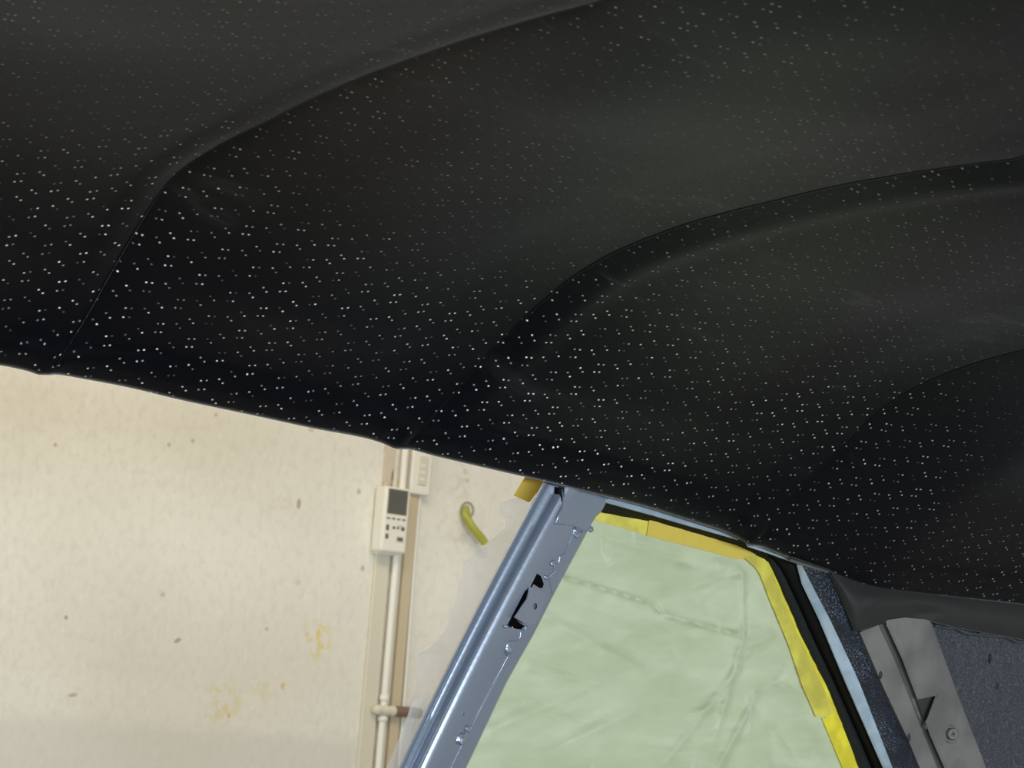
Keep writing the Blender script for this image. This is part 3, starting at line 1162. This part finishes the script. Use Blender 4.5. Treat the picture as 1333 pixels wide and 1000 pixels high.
# ------------------------------------------------------------------ grey trim bracket at the rear pillar
brk = empty('trim_bracket', tuple(on_side(1200, 990, 0)))
tag(brk, 'dusty grey plastic trim bracket with screw beside the rear pillar', 'trim bracket')
BL = [(824, 1118), (896, 1149), (964, 1181), (1000, 1196), (1160, 1262)]
GL = [(813, 1143), (863, 1166), (950, 1200), (1000, 1220), (1160, 1284)]
GR = [(813, 1151), (856, 1171), (914, 1193), (957, 1208), (1000, 1227), (1160, 1291)]
BR = [(806, 1210), (813, 1214), (892, 1243), (939, 1261), (993, 1282), (1160, 1345)]
TOPL = [(1110, 826), (1118, 824), (1143, 814), (1151, 809), (1167, 804), (1189, 804), (1208, 807), (1216, 813)]
rows = []
NR = 60
for i in range(NR + 1):
    v = i / NR
    cols = []
    for L, off, tx in ((BL, -.004, 1118), (BL, -.007, 1119.5), (GL, -.0085, 1141), (GL, -.0080, 1143.5), (GL, -.0015, 1145.5), (GR, -.0015, 1151.5),
                       (GR, -.0100, 1153.5), (GR, -.0115, 1157), (None, -.0105, 1182), (BR, -.0085, 1206), (BR, -.0070, 1211)):
        ty = interp(tx, TOPL)
        py = ty + (1160 - ty) * v
        if L is None:
            px = (interp(py, GR) + interp(py, BR)) / 2
        else:
            px0 = interp(max(py, L[0][0]), L)
            base = interp(max(ty, L[0][0]), L)
            px = px0 + (tx - base) * (1.0 if L is not None else 0)
        cols.append(on_side(px, py, off))
    rows.append(cols)
bo = sheet('bracket_body', rows, M_TRIM, brk, .010, smooth=25)
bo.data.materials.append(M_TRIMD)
# triangular pocket: recessed with a raised lower face
TRI = [(1193, 911), (1219, 906), (1202, 949)]
v = np.array([.35, 1, 0]); v /= np.linalg.norm(v)
a = [on_side(px, py, -.012) - v * .02 for px, py in TRI]
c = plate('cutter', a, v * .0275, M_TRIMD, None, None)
md = bo.modifiers.new('cut', 'BOOLEAN'); md.operation = 'DIFFERENCE'; md.object = c; md.solver = 'EXACT'
try: md.material_mode = 'TRANSFER'
except Exception: pass
bpy.context.view_layer.update()
me = bpy.data.meshes.new_from_object(bo.evaluated_get(bpy.context.evaluated_depsgraph_get()))
bo.modifiers.clear(); bo.data = me
bpy.data.objects.remove(c)
pts = [on_side(px, py, o_) for px, py, o_ in ((1204, 946, -.0085), (1221, 905, -.0112), (1222, 908, -.0112), (1206, 950, -.0085))]
plate('pocket_rib', pts, (0, .004, 0), M_TRIM, brk, None)
# screw
c = on_side(1237, 956, -.0105)
fr = (c, np.array([.95, -.3, 0]), np.array([0, 0, 1.0]), np.array([-.25, -.97, 0.05]))


def disc_stack(name, frame, prof, m, parent, n=24):
    o, ex, ey, ez = frame
    vs = []
    for r, h in prof:
        for k in range(n):
            an = 2 * math.pi * k / n
            vs.append(o + ex * (r * math.cos(an)) + ey * (r * math.sin(an)) + ez * h)
    fs = grid_faces(len(prof), n, closed=True)
    fs.append(tuple(range((len(prof) - 1) * n, len(prof) * n)))
    fs.append(tuple(range(n)))
    return mesh(name, vs, fs, m, parent, 35)


sw = disc_stack('screw', fr, [(.0082, -.004), (.0082, .0015), (.0074, .0022), (.0064, .0022), (.0062, .0012), (.0058, .0012), (.0056, .0042), (.0046, .0052)], M_SCREW, brk)
for an in (.4, .4 + math.pi / 2):
    ex = fr[1] * math.cos(an) + fr[2] * math.sin(an); ey = -fr[1] * math.sin(an) + fr[2] * math.cos(an)
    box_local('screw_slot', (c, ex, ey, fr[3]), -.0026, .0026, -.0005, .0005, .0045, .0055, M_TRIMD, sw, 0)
# small slots in the bracket edge
for px, py in ((1146, 879), (1183, 960)):
    p = on_side(px, py, -.0072)
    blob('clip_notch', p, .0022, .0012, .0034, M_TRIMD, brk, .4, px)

# ------------------------------------------------------------------ things on the wall
FRW = lambda px, py, off=0.: (on_wall(px, py, off), WT, WZ, WN)


def strip_on_wall(name, px, py, w, depth, z0, z1, m, bevel=.002, parent=None, off=0.0):
    a, _ = wall_ab(px, py)
    fr = (WP, WT, WZ, WN)
    return box_local(name, fr, a - w / 2, a + w / 2, z0, z1, off, off + depth, m, parent, bevel)


zr_lo = wall_ab(500, 718)[1]
# flat duct under the remote
o = strip_on_wall('cable_duct', 484, 860, .036, .010, .0, zr_lo + .01, M_DUCT)
tag(o, 'flat cream cable duct running down below the remote control', 'cable duct')
# round conduit
a, _ = wall_ab(501.5, 840)
pth = [WP + WT * a + WN * .014 + WZ * z for z in np.linspace(0, 2.4, 30)]
cond = tube('conduit_pipe', pth, .0078, M_PIPE, None, 14)
tag(cond, 'white painted conduit pipe running up the wall beside the tan batten', 'pipe')
pj = wall_ab(495, 922)[1]
for dz in (-.022, 0, .022):
    pp = [WP + WT * a + WN * .014 + WZ * (pj + dz + e) for e in (-.007, -.004, .004, .007)]
    tube('pipe_coupling', pp, [.008, .0108, .0108, .008], M_PIPE, cond, 14)
# tan batten with bright edge
o = strip_on_wall('wood_batten', 519, 840, .024, .012, 0, 2.4, M_TAN)
tag(o, 'tan painted vertical batten between the white pipe and thin white cable', 'batten')
a2, _ = wall_ab(529, 840)
o = tube('thin_cable', [WP + WT * (a2 + .002 * math.sin(z * 7)) + WN * .006 + WZ * z for z in np.linspace(0, wall_ab(537, 643)[1], 40)], .0042, M_PIPE, None, 10)
tag(o, 'thin white cable running down the wall from the switch box', 'cable')
# brown strip above the remote
z1 = wall_ab(503, 638)[1]
o = strip_on_wall('stained_strip', 505, 610, .026, .006, z1, 2.4, M_BROWN)
tag(o, 'brown stained wood strip above the remote control', 'wood strip')

# clamp with the brown bar
ck = empty('pipe_clamp', tuple(on_wall(513, 925)))
tag(ck, 'rusty brown pipe clamp bar fixed across to the white pipe', 'pipe clamp')
pz = wall_ab(512, 926)[1]
b0, _ = wall_ab(494, 924); b1, _ = wall_ab(540, 927)
tube('clamp_bar', [WP + WT * q + WN * .020 + WZ * pz for q in np.linspace(b0 + .026, b1, 8)], .0115, M_CLAMP, ck, 14)
tube('clamp_collar', [WP + WT * q + WN * .020 + WZ * pz for q in np.linspace(b0 - .030, b0 + .03, 10)], [.006, .010, .0115, .009, .011, .012, .010, .012, .012, .008], M_DUCT, ck, 12)

# remote control in its holder
TILT = 0.0
ro = on_wall(500.5, 678)
ex = WT * math.cos(TILT) - WZ * math.sin(TILT)
ez = WZ * math.cos(TILT) + WT * math.sin(TILT)
rem = empty('remote_control', tuple(ro))
tag(rem, 'cream wall remote control with grey screen hanging above the cable duct', 'remote control')
fr = (ro, ex, ez, WN)
RW, RH, RD = .066, .142, .046
box_local('remote_holder', fr, -RW / 2 + .006, RW / 2 - .006, -RH / 2 - .004, -RH / 2 + .05, .0, RD * .5, M_WHITE, rem, .005)
box_local('remote_body', fr, -RW / 2, RW / 2, -RH / 2, RH / 2, .004, RD, M_WHITE, rem, .006)
box_local('screen_bezel', fr, -.0255, .0255, .0115, .0665, RD - .002, RD + .0006, M_BEZEL, rem, .0008)
box_local('screen', fr, -.0235, .0235, .0135, .0645, RD - .001, RD + .0010, M_SCREEN, rem, .0004)
for i in range(4):
    x = -.0205 + i * .0133
    box_local('button', fr, x - .0042, x + .0042, .0005, .0040, RD - .001, RD + .0012, M_KEY, rem, .0006)
for (x, y, w, h) in ((-.0205, -.018, .0075, .012), (-.0205, -.037, .0078, .011), (-.004, -.017, .0072, .006), (.0065, -.0165, .0055, .006), (.019, -.0175, .009, .008), (.0125, -.011, .016, .003)):
    box_local('button', fr, x - w / 2, x + w / 2, y - h / 2, y + h / 2, RD - .001, RD + .0010, M_KEY if w < .01 else M_DUCT, rem, .0008)
box_local('button_frame', fr, .003, .024, -.0475, -.0335, RD - .001, RD + .0008, M_DUCT, rem, .0012)
box_local('power_button', fr, .006, .021, -.0445, -.0365, RD - .001, RD + .0016, M_KEY, rem, .0012)

# switch box
so = on_wall(542, 612)
swb = empty('switch_box', tuple(so))
tag(swb, 'cream plastic switch box on the wall, up against the headliner edge', 'switch box')
fr = (so, ex, ez, WN)
box_local('switch_cover', fr, -.026, .027, -.056, .07, 0, .022, M_WHITE, swb, .004)
box_local('switch_rocker', fr, -.010, .014, -.035, .03, .02, .0245, M_DUCT, swb, .003)
for k in range(3):
    box_local('rocker_mark', fr, -.005, .008, -.024 + k * .015, -.018 + k * .015, .0235, .0250, M_WHITE, swb, .0008)

# hose out of a hole in the wall
hz = empty('hose', tuple(on_wall(607, 664)))
tag(hz, 'yellow green hose stub coming out of a hole in the wall', 'hose')
hp = [on_wall(607, 661, -.03), on_wall(606, 664, .004), on_wall(606.5, 669, .018), on_wall(610, 679, .026), on_wall(616, 688, .028), on_wall(622, 695, .028), on_wall(627, 701, .028), on_wall(631, 707, .028)]
tube('hose_tube', hp, .0095, M_HOSE, hz, 12)
disc_stack('hole_rim', (on_wall(608, 664), WT, WZ, WN), [(.019, -.002), (.019, .0015), (.0135, .0012), (.0125, -.004)], M_HOLE, hz)
